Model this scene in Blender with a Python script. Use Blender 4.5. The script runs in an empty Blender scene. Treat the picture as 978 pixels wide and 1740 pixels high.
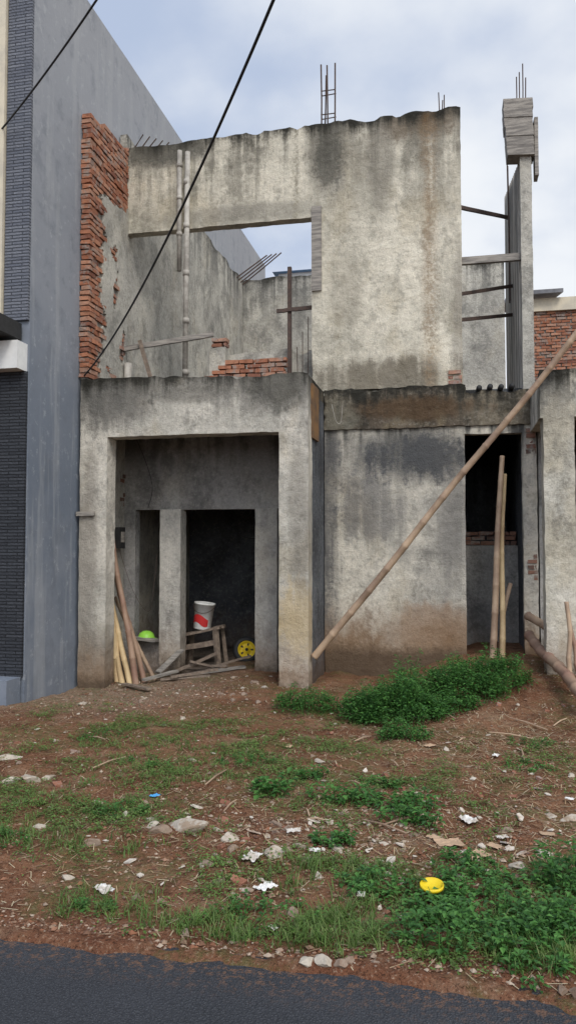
import bpy, bmesh, math, random
import numpy as np
from mathutils import Vector, noise, Matrix
random.seed(7); rng=np.random.default_rng(7)
scn=bpy.context.scene
col=scn.collection
def nz(x,y,z=0.0): return noise.noise(Vector((x,y,z)))
def ss(t):
    t=max(0.0,min(1.0,t)); return t*t*(3-2*t)
# ---------------------------------------------------------------- materials
class M:
    def __init__(s,name,rough=0.9,spec=0.2):
        s.m=bpy.data.materials.new(name); s.m.use_nodes=True; s.nt=s.m.node_tree
        s.b=s.nt.nodes['Principled BSDF']; s.b.inputs['Roughness'].default_value=rough
        s.b.inputs['Specular IOR Level'].default_value=spec
        s.geo=s.nt.nodes.new('ShaderNodeNewGeometry'); s.P=s.geo.outputs['Position']
        sp=s.nt.nodes.new('ShaderNodeSeparateXYZ'); s.nt.links.new(s.P,sp.inputs[0])
        s.X,s.Y,s.Z=sp.outputs
    def put(s,sock,v):
        if isinstance(v,bpy.types.NodeSocket): s.nt.links.new(v,sock)
        elif isinstance(v,(tuple,list)): sock.default_value=tuple(v)+((1,) if len(v)==3 and len(sock.default_value)==4 else ())
        else: sock.default_value=v
    def noise(s,scale,detail=5,rough=0.55,vec=None,dist=0):
        n=s.nt.nodes.new('ShaderNodeTexNoise'); s.put(n.inputs['Vector'],vec or s.P)
        n.inputs['Scale'].default_value=scale;n.inputs['Detail'].default_value=detail
        n.inputs['Roughness'].default_value=rough;n.inputs['Distortion'].default_value=dist
        return n.outputs[0]
    def scl(s,v,add=(0,0,0)):
        n=s.nt.nodes.new('ShaderNodeVectorMath');n.operation='MULTIPLY_ADD';s.put(n.inputs[0],s.P)
        n.inputs[1].default_value=v;n.inputs[2].default_value=add;return n.outputs[0]
    def ma(s,op,a,b=0.0,clamp=False):
        n=s.nt.nodes.new('ShaderNodeMath');n.operation=op;n.use_clamp=clamp
        s.put(n.inputs[0],a);s.put(n.inputs[1],b);return n.outputs[0]
    def mr(s,v,a,b,c=0.0,d=1.0):
        n=s.nt.nodes.new('ShaderNodeMapRange');n.interpolation_type='SMOOTHSTEP';s.put(n.inputs[0],v)
        for i,q in enumerate((a,b,c,d)): n.inputs[i+1].default_value=q
        return n.outputs[0]
    def mix(s,f,a,b,blend='MIX'):
        n=s.nt.nodes.new('ShaderNodeMix');n.data_type='RGBA';n.blend_type=blend
        s.put(n.inputs[0],f);s.put(n.inputs[6],a);s.put(n.inputs[7],b);return n.outputs[2]
    def col(s,c): s.put(s.b.inputs['Base Color'],c)
    def bump(s,h,strength=0.5,dist=0.01):
        n=s.nt.nodes.new('ShaderNodeBump');n.inputs['Strength'].default_value=strength
        n.inputs['Distance'].default_value=dist;s.put(n.inputs['Height'],h)
        s.nt.links.new(n.outputs[0],s.b.inputs['Normal'])
def concrete(name,light,mid,dark,topz,fall=1.0,stk=0.8,dirt=0.6,dz=0.0,edge=0.9,blot=0.35,rust=None,seed=0.0,yellow=0.3,spots=()):
    m=M(name,0.95,0.15)
    fine=m.noise(24,4,0.75)
    med=m.noise(4.2,6,0.72,m.scl((1,1,.75),(seed,7,2)))
    c=m.mix(m.mr(m.noise(0.9,3,0.6,m.scl((1,1,1),(seed,0,0))),0.36,0.62),light,mid)
    c=m.mix(m.ma('MULTIPLY',m.mr(m.noise(1.6,4,0.65,m.scl((1,1,.7),(9+seed,3,1))),0.5,0.66),yellow),c,(0.38,0.30,0.17))
    c=m.mix(m.ma('MULTIPLY',m.mr(m.noise(1.8,7,0.75,m.scl((1,1,.8),(seed,7,2))),0.47,0.64),blot),c,dark)
    c=m.mix(m.ma('MULTIPLY',m.mr(med,0.50,0.64),0.36),c,dark)
    c=m.mix(m.ma('MULTIPLY',m.mr(fine,0.5,0.68),0.30),c,dark)
    c=m.mix(m.ma('MULTIPLY',m.mr(fine,0.48,0.34),0.14),c,(0.80,0.77,0.69))
    st=m.noise(1.0,5,0.62,m.scl((7.5,7.5,0.35),(seed,0,0)))
    st2=m.noise(1.0,3,0.6,m.scl((1.9,1.9,0.3),(3+seed,0,0)))
    tm=m.ma('POWER',m.mr(m.Z,topz-fall,topz),0.8)
    sn=m.ma('ADD',m.ma('ADD',m.ma('MULTIPLY',st,0.40),m.ma('MULTIPLY',st2,0.36)),m.ma('MULTIPLY',med,.24))
    c=m.mix(m.ma('MULTIPLY',m.ma('MULTIPLY',m.mr(sn,0.44,0.55),tm),stk),c,dark)
    for (sx,sz,rx_,rz_,k_,cc) in spots:
        u=m.ma('DIVIDE',m.ma('SUBTRACT',m.X,sx),rx_);v=m.ma('DIVIDE',m.ma('SUBTRACT',m.Z,sz),rz_)
        r=m.ma('ADD',m.ma('MULTIPLY',u,u),m.ma('MULTIPLY',v,v))
        r=m.ma('ADD',r,m.ma('MULTIPLY',m.ma('SUBTRACT',sn,.5),5.0));r=m.ma('ADD',r,m.ma('MULTIPLY',m.ma('SUBTRACT',m.ma('ADD',med,fine),1.0),1.6))
        c=m.mix(m.mr(r,0.05,1.25,k_,0),c,cc)
    e=m.mr(m.ma('ADD',m.Z,m.ma('ADD',m.ma('MULTIPLY',sn,1.0),m.ma('MULTIPLY',fine,.18))),topz+0.36,topz+0.60)
    c=m.mix(m.ma('MULTIPLY',e,edge),c,(0.032,0.030,0.024))
    if rust is not None:
        for rx,w,rc in rust:
            d=m.ma('ABSOLUTE',m.ma('ADD',m.ma('SUBTRACT',m.X,rx),m.ma('MULTIPLY',m.ma('SUBTRACT',med,0.5),0.3)))
            c=m.mix(m.ma('MULTIPLY',m.ma('MULTIPLY',m.mr(d,0,w,1,0),m.mr(m.ma('ADD',fine,sn),0.8,1.15)),0.55),c,rc)
    if dirt>0:
        dd=m.mr(m.ma('SUBTRACT',m.Z,m.ma('MULTIPLY',m.ma('ADD',med,m.ma('MULTIPLY',sn,1.0)),.75)),dz-0.75,dz+0.0,1,0)
        c=m.mix(m.ma('MULTIPLY',dd,dirt),c,(0.23,0.135,0.07))
        dd2=m.mr(m.ma('SUBTRACT',m.Z,m.ma('MULTIPLY',m.ma('ADD',fine,med),0.22)),dz-0.25,dz-0.05,1,0)
        c=m.mix(m.ma('MULTIPLY',dd2,0.7),c,(0.07,0.05,0.035))
    m.col(c)
    m.bump(m.noise(13,7,0.78),0.95,0.03)
    return m.m
BK=(0.06,0.057,0.048);BR=(0.15,0.115,0.08)
m_upper=concrete('upper_plaster',(0.76,0.70,0.57),(0.60,0.555,0.45),(0.13,0.12,0.095),7.17,1.7,0.75,0.0,0,1.0,0.32,rust=[(-0.25,0.15,(0.26,0.16,0.08)),(-2.0,0.1,(0.2,0.17,0.11))],
  spots=[(-1.55,6.75,.30,.6,.85,BK),(-.35,7.05,.6,.28,.85,BR),(-3.8,7.0,.7,.22,.85,BK),(-.9,3.75,1.3,.30,.8,(.13,.11,.08)),(-.9,6.6,.2,.7,.55,(.16,.145,.12)),(-2.8,6.05,1.2,.14,.5,(.16,.15,.13)),(.08,4.6,.16,.9,.5,(.17,.15,.13)),(-1.3,5.0,.25,.6,.35,(.25,.22,.17))])
m_lower=concrete('lower_plaster',(0.66,0.61,0.51),(0.46,0.43,0.37),(0.085,0.083,0.078),3.2,1.0,0.9,0.85,0.25,0.5,0.35,seed=5,
  spots=[(-.45,2.72,.80,.36,.95,(.075,.077,.08)),(-1.0,2.05,.5,.6,.7,(.10,.10,.105)),(-1.55,1.6,.18,2.0,.8,(.06,.062,.07)),(.0,1.9,.18,.9,.55,(.13,.125,.12)),(-.1,.62,.7,.30,.6,(.27,.15,.075))])
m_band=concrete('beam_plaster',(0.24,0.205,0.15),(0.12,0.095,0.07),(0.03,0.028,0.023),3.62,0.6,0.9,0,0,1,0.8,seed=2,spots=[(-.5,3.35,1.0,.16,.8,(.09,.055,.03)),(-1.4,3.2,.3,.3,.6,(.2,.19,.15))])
m_port=concrete('portico_plaster',(0.68,0.63,0.54),(0.50,0.47,0.405),(0.09,0.086,0.078),3.66,0.75,0.9,0.7,-0.05,1.0,0.38,seed=8,
  spots=[(-4.1,3.35,.6,.4,.8,(.11,.105,.095)),(-2.0,3.45,.4,.3,.8,BK),(-3.0,3.5,.8,.2,.6,BK),(-1.8,.75,.3,.5,.6,(.46,.33,.15)),(-1.7,1.9,.14,.9,.5,(.2,.18,.15)),(-4.35,1.6,.2,1.5,.6,(.22,.195,.165)),(-4.25,.2,.4,.5,.5,(.14,.115,.09))])
m_inner=concrete('inner_plaster',(0.54,0.51,0.44),(0.39,0.37,0.325),(0.10,0.098,0.09),7.4,1.4,0.8,0.4,0.0,0.9,0.45,seed=3,yellow=.15)
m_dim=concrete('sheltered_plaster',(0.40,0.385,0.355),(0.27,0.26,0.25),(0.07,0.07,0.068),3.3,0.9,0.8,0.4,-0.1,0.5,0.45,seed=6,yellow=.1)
m_col=concrete('column_plaster',(0.56,0.53,0.47),(0.40,0.38,0.34),(0.12,0.12,0.115),2.4,0.8,0.5,0.5,0.0,0.0,0.35,seed=16,yellow=.15)
m_dark=concrete('dark_plaster',(0.15,0.16,0.175),(0.09,0.095,0.105),(0.035,0.035,0.035),3.4,2.0,0.7,0.4,-0.1,0.3,0.6,seed=4,yellow=0)  # dark blue-grey plaster, streaks deepen towards the top
m_right=concrete('right_unit_plaster',(0.68,0.64,0.55),(0.52,0.49,0.41),(0.09,0.088,0.08),3.55,0.8,0.85,0.5,0.25,1,0.4,seed=12)
def simple(name,c1,c2,scale=8,rough=0.8,bump=0.3,spec=0.3,stretch=(1,1,1),bd=0.005,metal=0):
    m=M(name,rough,spec); n=m.noise(scale,5,0.65,m.scl(stretch))
    m.col(m.mix(m.mr(n,0.35,0.65),c1,c2)); m.b.inputs['Metallic'].default_value=metal
    m.bump(m.noise(scale*6,3,0.6,m.scl(stretch)),bump,bd); return m.m
def island(name,cols,rough=0.9,bump=0.6,bscale=50,spec=.2,smear=None):
    m=M(name,rough,spec); r=m.nt.nodes.new('ShaderNodeValToRGB'); r.color_ramp.interpolation='LINEAR'
    els=r.color_ramp.elements
    while len(els)<len(cols): els.new(0.5)
    for i,cc in enumerate(cols):
        els[i].position=i/(len(cols)-1); els[i].color=tuple(cc)+(1,)
    m.nt.links.new(m.geo.outputs['Random Per Island'],r.inputs[0])
    c=m.mix(m.ma('MULTIPLY',m.mr(m.noise(14,4,.7),.45,.7),0.45),r.outputs[0],tuple(x*0.35 for x in cols[0]))
    if smear: c=m.mix(m.ma('MULTIPLY',m.mr(m.noise(7,6,.75,m.scl((1,1,1),(2,9,4))),.5,.6),.7),c,smear)
    m.col(c)
    if bump: m.bump(m.noise(bscale,3,.7),bump,0.006)
    return m
m_brick=island('old_brick',[(0.27,0.105,0.06),(0.38,0.165,0.095),(0.19,0.08,0.055),(0.42,0.20,0.12),(0.32,0.20,0.15)],smear=(.26,.235,.21)).m
m_brickd=island('dull_brick',[(0.17,0.085,0.06),(0.24,0.13,0.09),(0.12,0.075,0.06)],smear=(.24,.225,.20)).m
m_mortar=simple('mortar',(0.34,0.32,0.28),(0.18,0.17,0.15),12,0.95,0.9,bd=.01)
m_rock=island('stone',[(0.28,0.22,0.16),(0.42,0.34,0.25),(0.22,0.16,0.12),(0.36,0.28,0.19)],bscale=30,bump=.9,smear=(.17,.105,.07)).m
m_gravel=island('gravel',[(0.27,0.185,0.125),(0.16,0.075,0.045),(0.25,0.11,0.06),(0.42,0.34,0.26),(0.10,0.05,0.035),(0.20,0.10,0.06)],bump=0).m
m_straw=island('straw',[(0.42,0.32,0.19),(0.28,0.18,0.10),(0.50,0.42,0.28),(0.15,0.09,0.06)],bump=0).m
m_tile=island('tile_shard',[(0.60,0.57,0.51),(0.40,0.36,0.31),(0.50,0.41,0.31),(0.68,0.67,0.63),(0.33,0.23,0.16)],bump=.4,smear=(.23,.14,.09)).m
def leafmat(name,cols):
    m=island(name,cols,0.55,0,50,.35)
    tr=m.nt.nodes.new('ShaderNodeBsdfTranslucent');mx=m.nt.nodes.new('ShaderNodeMixShader')
    mx.inputs[0].default_value=0.3
    src=m.b.inputs['Base Color'].links[0].from_socket
    m.nt.links.new(src,tr.inputs[0]);m.nt.links.new(m.b.outputs[0],mx.inputs[1]);m.nt.links.new(tr.outputs[0],mx.inputs[2])
    m.nt.links.new(mx.outputs[0],m.nt.nodes['Material Output'].inputs[0]);return m.m
m_leaf=leafmat('weed_leaf',[(0.045,0.14,0.03),(0.09,0.23,0.045),(0.03,0.09,0.025),(0.12,0.29,0.06)])
m_grass=leafmat('grass_blade',[(0.10,0.18,0.04),(0.15,0.25,0.055),(0.065,0.12,0.03),(0.22,0.26,0.09)])
m_wood=simple('weathered_wood',(0.15,0.115,0.09),(0.25,0.195,0.15),3,0.85,0.6,stretch=(6,6,6))
m_woodg=simple('grey_formwork',(0.34,0.31,0.27),(0.17,0.155,0.14),4,0.9,0.7,stretch=(1,1,9))
m_bamboo=simple('dry_bamboo',(0.42,0.30,0.20),(0.24,0.16,0.11),3,0.6,0.2)
m_bambood=simple('brown_bamboo',(0.24,0.14,0.10),(0.33,0.22,0.15),3,0.6,0.2)
m_bambooy=simple('pale_bamboo',(0.60,0.45,0.25),(0.44,0.31,0.17),3,0.6,0.2)
m_pvc=simple('weathered_pipe',(0.44,0.41,0.36),(0.24,0.22,0.19),5,0.7,0.3)
m_rust=simple('rusty_steel',(0.10,0.065,0.05),(0.06,0.045,0.04),30,0.8,0.3)
m_black=simple('black_rubber',(0.02,0.02,0.02),(0.03,0.03,0.03),20,0.6,0.1)
m_yellow=simple('yellow_plastic',(0.75,0.55,0.02),(0.65,0.45,0.02),10,0.4,0.1)
m_white=simple('white_plastic',(0.80,0.80,0.78),(0.62,0.61,0.57),6,0.5,0.1)
m_red=simple('red_print',(0.55,0.03,0.03),(0.45,0.03,0.03),6,0.5,0.1)
m_green=simple('green_plastic',(0.30,0.65,0.08),(0.25,0.55,0.06),6,0.4,0.1)
m_blue=simple('blue_plastic',(0.05,0.25,0.55),(0.08,0.35,0.6),6,0.4,0.1)
m_paper=simple('dirty_paper',(0.70,0.69,0.66),(0.42,0.37,0.31),14,0.8,0.4)
m_card=simple('brown_card',(0.50,0.34,0.22),(0.36,0.25,0.16),9,0.85,0.3)
m_orange=simple('stained_board',(0.22,0.12,0.05),(0.11,0.07,0.045),6,0.8,0.4)
m_cream=simple('cream_paint',(0.62,0.55,0.42),(0.5,0.45,0.36),4,0.8,0.2)
m_metalroof=simple('grey_roof',(0.12,0.12,0.13),(0.18,0.18,0.19),6,0.6,0.2)
m_blueroof=simple('blue_roof',(0.10,0.22,0.42),(0.14,0.28,0.48),6,0.5,0.2)
m_whitewall=simple('white_wall_paint',(0.72,0.72,0.70),(0.6,0.6,0.59),3,0.7,0.1)
m=M('grey_blue_render',0.75,0.3)
big=m.noise(0.5,5,0.65);mid_=m.noise(3.0,6,0.72)
c=m.mix(m.mr(big,0.38,0.62),(0.135,0.16,0.20),(0.195,0.215,0.25))
c=m.mix(m.mr(m.Z,1.5,8.5,0,0.8),c,(0.31,0.315,0.33))
c=m.mix(m.ma('MULTIPLY',m.mr(mid_,0.5,0.66),0.4),c,(0.12,0.135,0.16))
c=m.mix(m.ma('MULTIPLY',m.mr(m.noise(1.0,5,0.7,m.scl((5,5,0.4))),0.5,0.64),0.4),c,(0.34,0.35,0.36))
c=m.mix(m.ma('MULTIPLY',m.mr(m.noise(9,5,0.75,m.scl((1,1,1),(7,7,7))),0.56,0.68),0.35),c,(0.42,0.44,0.45))
m.col(c);m.bump(m.noise(8,6,.7),0.5,0.012);m_render=m.m
def cladding(name,c1,c2,rows):
    m=M(name,0.7,0.3)
    b=m.nt.nodes.new('ShaderNodeTexBrick');cx=m.nt.nodes.new('ShaderNodeCombineXYZ')
    m.put(cx.inputs[0],m.X);m.put(cx.inputs[1],m.Z);m.put(b.inputs['Vector'],cx.outputs[0])
    b.inputs['Scale'].default_value=1;b.inputs['Brick Width'].default_value=0.24;b.inputs['Row Height'].default_value=rows
    b.inputs['Mortar Size'].default_value=0.006;b.inputs['Mortar Smooth'].default_value=.3
    m.put(b.inputs['Color1'],c1);m.put(b.inputs['Color2'],c2);m.put(b.inputs['Mortar'],tuple(x*.35 for x in c1))
    m.col(m.mix(m.ma('MULTIPLY',m.noise(30,4,.7),.5),b.outputs[0],tuple(x*.5 for x in c1)))
    m.bump(m.ma('ADD',m.ma('MULTIPLY',b.outputs['Fac'],-1.5),m.noise(40,3,.7)),1.0,0.015);return m.m
m_clad=cladding('grey_stone_cladding',(0.13,0.14,0.17),(0.21,0.22,0.25),0.035)
m_slate=cladding('black_slate_cladding',(0.03,0.033,0.04),(0.055,0.06,0.07),0.035)
m=M('ribbed_sheet',0.85,.2)
c=m.mix(m.mr(m.noise(1,5,.7,m.scl((8,8,.5))),.4,.6),(0.50,0.46,0.40),(0.20,0.19,0.17));m.col(c)
m.bump(m.noise(30,3,.6),.5,.006);m_rib=m.m
m=M('red_brown_soil',0.97,0.1)
f1=m.noise(60,3,.8);f2=m.noise(22,5,.8)
c=m.mix(m.mr(m.noise(1.1,5,.65),.35,.65),(0.165,0.072,0.038),(0.255,0.13,0.072))
c=m.mix(m.ma('MULTIPLY',m.mr(m.noise(5,7,.75),.5,.64),.7),c,(0.075,0.034,0.02))
c=m.mix(m.ma('MULTIPLY',m.mr(m.noise(3.1,7,.75,m.scl((1,1,1),(5,2,0))),.52,.64),.5),c,(0.33,0.22,0.14))
lft=m.ma('MULTIPLY',m.mr(m.Y,6.3,8.0),m.mr(m.X,-2.2,-3.4))
c=m.mix(m.ma('MULTIPLY',lft,m.mr(f2,.3,.6,.3,.8)),c,(0.33,0.25,0.18))
c=m.mix(m.ma('MULTIPLY',m.mr(m.Y,3.6,3.0),m.mr(f2,.35,.6,.2,.7)),c,(0.15,0.06,0.034))
c=m.mix(m.ma('MULTIPLY',m.mr(f1,.56,.67),.6),c,(0.42,0.31,0.22))
c=m.mix(m.ma('MULTIPLY',m.mr(f1,.46,.35),.8),c,(0.045,0.022,0.014))
mo=m.mr(m.noise(1.6,5,.7,m.scl((1,1,1),(1,8,0))),.46,.58)
c=m.mix(m.ma('MULTIPLY',m.ma('MULTIPLY',mo,m.mr(f2,.42,.56)),.5),c,(0.09,0.12,0.04))
m.col(c);m.bump(m.ma('ADD',f2,m.ma('MULTIPLY',f1,.6)),1.0,0.03);m_soil=m.m
m=M('asphalt',0.9,0.25)
v=m.nt.nodes.new('ShaderNodeTexVoronoi');v.inputs['Scale'].default_value=110;m.put(v.inputs['Vector'],m.P)
c=m.mix(m.mr(m.noise(0.7,3,.6),.35,.65),(0.034,0.036,0.041),(0.046,0.048,0.054))
g_=m.noise(55,4,.8)
c=m.mix(m.mr(v.outputs['Distance'],.1,.5,.55,0),c,(0.095,0.10,0.11))
c=m.mix(m.ma('MULTIPLY',m.mr(g_,.5,.65),.5),c,(0.018,0.019,0.022))
c=m.mix(m.ma('MULTIPLY',m.mr(m.Y,2.66,2.92),m.mr(m.noise(30,5,.8),.5,.6)),c,(0.15,0.085,0.055))
m.col(c);m.bump(m.ma('ADD',m.ma('MULTIPLY',v.outputs['Distance'],-1),g_),1.0,0.008);m_asph=m.m
# ---------------------------------------------------------------- geometry helpers
def link(ob,parent=None,label=None,cat=None,group=None,kind=None):
    if ob.name not in col.objects: col.objects.link(ob)
    if parent: ob.parent=parent
    if label: ob['label']=label
    if cat: ob['category']=cat
    if group: ob['group']=group
    if kind: ob['kind']=kind
    return ob
def mk(name,verts,faces,mat,parent=None,smooth=False,**k):
    me=bpy.data.meshes.new(name);me.from_pydata([tuple(v) for v in verts],[],faces)
    if mat: me.materials.append(mat)
    if smooth: me.polygons.foreach_set('use_smooth',[True]*len(me.polygons))
    me.update();return link(bpy.data.objects.new(name,me),parent,**k)
def empty(name,loc,label,cat,group=None):
    e=bpy.data.objects.new(name,None);e.empty_display_size=.2;link(e,None,label,cat,group);return e
def rough_boxes(name,boxes,mat,parent=None,step=0.12,amp=0.006,top=0.0,seed=0,**k):
    V=[];Fc=[]
    for bx in boxes:
        x0,x1,y0,y1,z0,z1=bx[:6]; z1r=bx[6] if len(bx)>6 else z1
        nx=max(1,int(round((x1-x0)/step)));ny=max(1,int(round((y1-y0)/step)));n3=max(1,int(round((z1-z0)/step)))
        idx={}
        def vid(i,j,kk):
            key=(i,j,kk)
            if key in idx: return idx[key]
            fx=i/nx;fz=kk/n3
            x=x0+(x1-x0)*fx;y=y0+(y1-y0)*j/ny;zt=z1+(z1r-z1)*fx;z=z0+(zt-z0)*fz
            q=Vector((x*2.3+seed,y*2.3,z*2.3));w=noise.noise_vector(q)*amp*.6+noise.noise_vector(q*5)*amp*.8
            if kk==n3 and top:
                w.z+=nz(x*2+seed,y*3,1)*top*.6+nz(x*8+seed,y*9,4)*top*.25
                w.z-=max(0,nz(x*4.3+seed,y*2,9)-.12)*top*2.2
            V.append((x+w.x,y+w.y,z+w.z));idx[key]=len(V)-1;return idx[key]
        for i in range(nx):
            for kk in range(n3):
                Fc.append((vid(i,0,kk),vid(i+1,0,kk),vid(i+1,0,kk+1),vid(i,0,kk+1)))
                Fc.append((vid(i,ny,kk),vid(i,ny,kk+1),vid(i+1,ny,kk+1),vid(i+1,ny,kk)))
        for j in range(ny):
            for kk in range(n3):
                Fc.append((vid(0,j,kk),vid(0,j,kk+1),vid(0,j+1,kk+1),vid(0,j+1,kk)))
                Fc.append((vid(nx,j,kk),vid(nx,j+1,kk),vid(nx,j+1,kk+1),vid(nx,j,kk+1)))
        for i in range(nx):
            for j in range(ny):
                Fc.append((vid(i,j,0),vid(i,j+1,0),vid(i+1,j+1,0),vid(i+1,j,0)))
                Fc.append((vid(i,j,n3),vid(i+1,j,n3),vid(i+1,j+1,n3),vid(i,j+1,n3)))
    return mk(name,V,Fc,mat,parent,**k)
def obox(c,ax,ay,az):
    c=Vector(c);v=[c+sx*ax+sy*ay+sz*az for sz in(-1,1) for sy in(-1,1) for sx in(-1,1)]
    return v,[(0,2,3,1),(4,5,7,6),(0,1,5,4),(2,6,7,3),(0,4,6,2),(1,3,7,5)]
def addto(V,Fc,v,f):
    o=len(V);V.extend(v);Fc.extend([tuple(i+o for i in q) for q in f])
def tube(path,rads,n=10,V=None,Fc=None,cap=True):
    own=V is None
    if own: V=[];Fc=[]
    path=[Vector(p) for p in path]
    if not isinstance(rads,(list,tuple)): rads=[rads]*len(path)
    o=len(V);ref=Vector((0.13,0.31,0.94)).normalized()
    for i,p in enumerate(path):
        d=(path[min(i+1,len(path)-1)]-path[max(i-1,0)]).normalized()
        r=ref if abs(d.dot(ref))<.9 else Vector((1,0,0))
        a=d.cross(r).normalized();b=d.cross(a)
        for j in range(n):
            t=2*math.pi*j/n;V.append(p+(a*math.cos(t)+b*math.sin(t))*rads[i])
    for i in range(len(path)-1):
        for j in range(n):
            Fc.append((o+i*n+j,o+i*n+(j+1)%n,o+(i+1)*n+(j+1)%n,o+(i+1)*n+j))
    if cap:
        Fc.append(tuple(o+j for j in reversed(range(n))));Fc.append(tuple(o+(len(path)-1)*n+j for j in range(n)))
    return V,Fc
def bamboo(name,a,b,r0,r1,mat,label,cat='bamboo pole',bend=0.03,group=None,seg=0.32):
    a=Vector(a);b=Vector(b);L=(b-a).length;V=[];Fc=[];P=[];R=[]
    k=max(3,int(L/seg))
    for i in range(k):
        for f,s in((0,1.14),(0.04,1.0),(0.5,0.97),(0.96,1.0)):
            t=(i+f)/k;P.append(a.lerp(b,t)+Vector((nz(t*2,a.x*5,1),nz(t*2,a.x*5,7),nz(t*2,a.y,3)))*bend*math.sin(math.pi*t)*1.5)
            R.append((r0+(r1-r0)*t)*s)
    P.append(b);R.append(r1)
    tube(P,R,12,V,Fc);return mk(name,V,Fc,mat,None,True,label=label,cat=cat,group=group)
def bricks(name,horiz,u0,u1,v0,v1,z0,z1,mask,mat,parent=None,seed=0,L=0.2,H=0.048,g=0.016,**k):
    V=[];Fc=[];z=z0;row=0;R=random.Random(seed)
    while z<z1:
        u=u0-(L/2 if row%2 else 0)-R.random()*.03
        while u<u1:
            a=max(u,u0);b=min(u+L*R.uniform(.9,1.05),u1)
            if b-a>.04 and mask((a+b)/2,z+H/2):
                j=R.uniform(-.012,.012)
                vc=((v0+v1)/2+j);cu=(a+b)/2
                c=(cu,vc,z+H/2) if horiz=='x' else (vc,cu,z+H/2)
                hu=(b-a)/2-g/2;hv=(v1-v0)/2
                ux,vx=(Vector((1,0,0)),Vector((0,1,0))) if horiz=='x' else (Vector((0,1,0)),Vector((1,0,0)))
                rot=Matrix.Rotation(R.uniform(-.04,.04),3,'Z')@Matrix.Rotation(R.uniform(-.03,.03),3,'X')
                v,f=obox(c,rot@(ux*hu),rot@(vx*hv),rot@Vector((0,0,H/2)))
                v=[p+Vector((R.uniform(-1,1),R.uniform(-1,1),R.uniform(-1,1)))*.006 for p in v]
                if horiz=='y': f=[tuple(reversed(q)) for q in f]
                addto(V,Fc,v,f)
            u+=L
        z+=H+g;row+=1
    return mk(name,V,Fc,mat,parent,**k)
# ---------------------------------------------------------------- ground
def H(x,y):
    h=0.30*ss((x+0.9)/1.3)*ss((y-6.6)/2.6)-0.09*ss((-2.4-x)/1.4)*ss((y-6.8)/1.6)
    h+=0.03*nz(x*.7,y*.7,3)*ss((y-3)/1.5)
    h+=0.05*ss((y-9.0)/.7)*(.5+nz(x*3,y,2))*(1 if -1.6<x<.15 else 0)
    return h
def Hd(x,y):
    h=H(x,y)+0.024*nz(x*2.1,y*2.1,1)+0.018*nz(x*6,y*6,2)+0.012*nz(x*17,y*17,5)
    e=y-(2.86+0.06*nz(x*1.1,0,9)+0.03*nz(x*6,0,4)+.02*nz(x*17,0,1))
    if e<0.12: 
        h=-0.035+(h+0.050)*ss((e+.02)/0.12)
    return h
def axis(a,b,fa,fb,fine):
    c=list(np.arange(fa,fb,fine));l=[fa];s=fine
    while l[-1]>a: s*=1.6;l.append(max(a,l[-1]-s))
    r=[c[-1]];s=fine
    while r[-1]<b: s*=1.6;r.append(min(b,r[-1]+s))
    return sorted(set(l[1:]+c+r[1:]))
xs=axis(-300,300,-4.6,3.0,0.025);ys=axis(-300,300,2.4,9.9,0.025)
nx=len(xs);V=[(x,y,Hd(x,y) if -20<x<20 and -20<y<20 else (-.035 if y<2.8 else 0.0)) for y in ys for x in xs]
Fc=[(j*nx+i,j*nx+i+1,(j+1)*nx+i+1,(j+1)*nx+i) for j in range(len(ys)-1) for i in range(nx-1)]
mk('ground',V,Fc,m_soil,smooth=True,kind='structure',label='bare reddish brown soil lot with weeds and rubble')
rx=list(np.linspace(-40,40,41));ry=[-5.5,-4,-2,0,1.5,2.3,3.0]
V=[(x,y,0.0-(0.006 if y>2.95 else 0)) for y in ry for x in rx];n=len(rx)
Fc=[(j*n+i,j*n+i+1,(j+1)*n+i+1,(j+1)*n+i) for j in range(len(ry)-1) for i in range(n-1)]
mk('road',V,Fc,m_asph,kind='structure',label='dark asphalt lane along the lot edge')
# ---------------------------------------------------------------- main house
hs=empty('unfinished_house',(0,0,0),'abandoned roofless two storey concrete house shell with stained plaster','house')
YB=9.75
rough_boxes('upper_wall',[(-4.36,-1.77,YB,YB+.15,5.92,7.13,7.16),(-1.77,0.135,YB,YB+.15,3.62,7.16,7.18)],m_upper,hs,top=0.07,amp=.010,step=.05)
rough_boxes('lower_wall',[(-1.61,0.149,YB,YB+.15,-.3,3.1),(0.149,0.833,YB,YB+.15,3.0,3.1),(0.833,1.0,YB,YB+.15,-.3,3.1)],m_lower,hs,amp=.009,step=.06)
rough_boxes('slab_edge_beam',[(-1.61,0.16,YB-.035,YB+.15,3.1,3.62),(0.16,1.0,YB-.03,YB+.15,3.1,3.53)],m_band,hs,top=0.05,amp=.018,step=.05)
po=rough_boxes('portico',[(-4.43,-1.61,8.6,8.85,2.93,3.66,3.59)],m_port,hs,top=0.05,amp=.009,step=.05)
rough_boxes('pillar',[(-4.43,-4.08,8.6,8.85,-.3,2.93)],m_port,po,amp=.009,step=.05)
rough_boxes('pillar',[(-1.95,-1.61,8.6,8.85,-.3,2.93)],m_port,po,amp=.009,step=.05)
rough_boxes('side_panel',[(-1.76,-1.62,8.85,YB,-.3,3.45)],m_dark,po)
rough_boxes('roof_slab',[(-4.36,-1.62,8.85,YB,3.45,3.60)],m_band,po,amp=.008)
rough_boxes('stained_board',[(-1.618,-1.59,8.80,9.22,2.88,3.52)],m_orange,po,amp=.004)
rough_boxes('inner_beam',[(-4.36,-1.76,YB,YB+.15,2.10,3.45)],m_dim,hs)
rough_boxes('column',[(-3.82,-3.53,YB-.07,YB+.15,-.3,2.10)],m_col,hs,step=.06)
rough_boxes('column',[(-2.51,-2.22,YB-.07,YB+.15,-.3,2.10)],m_col,hs,step=.06)
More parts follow.
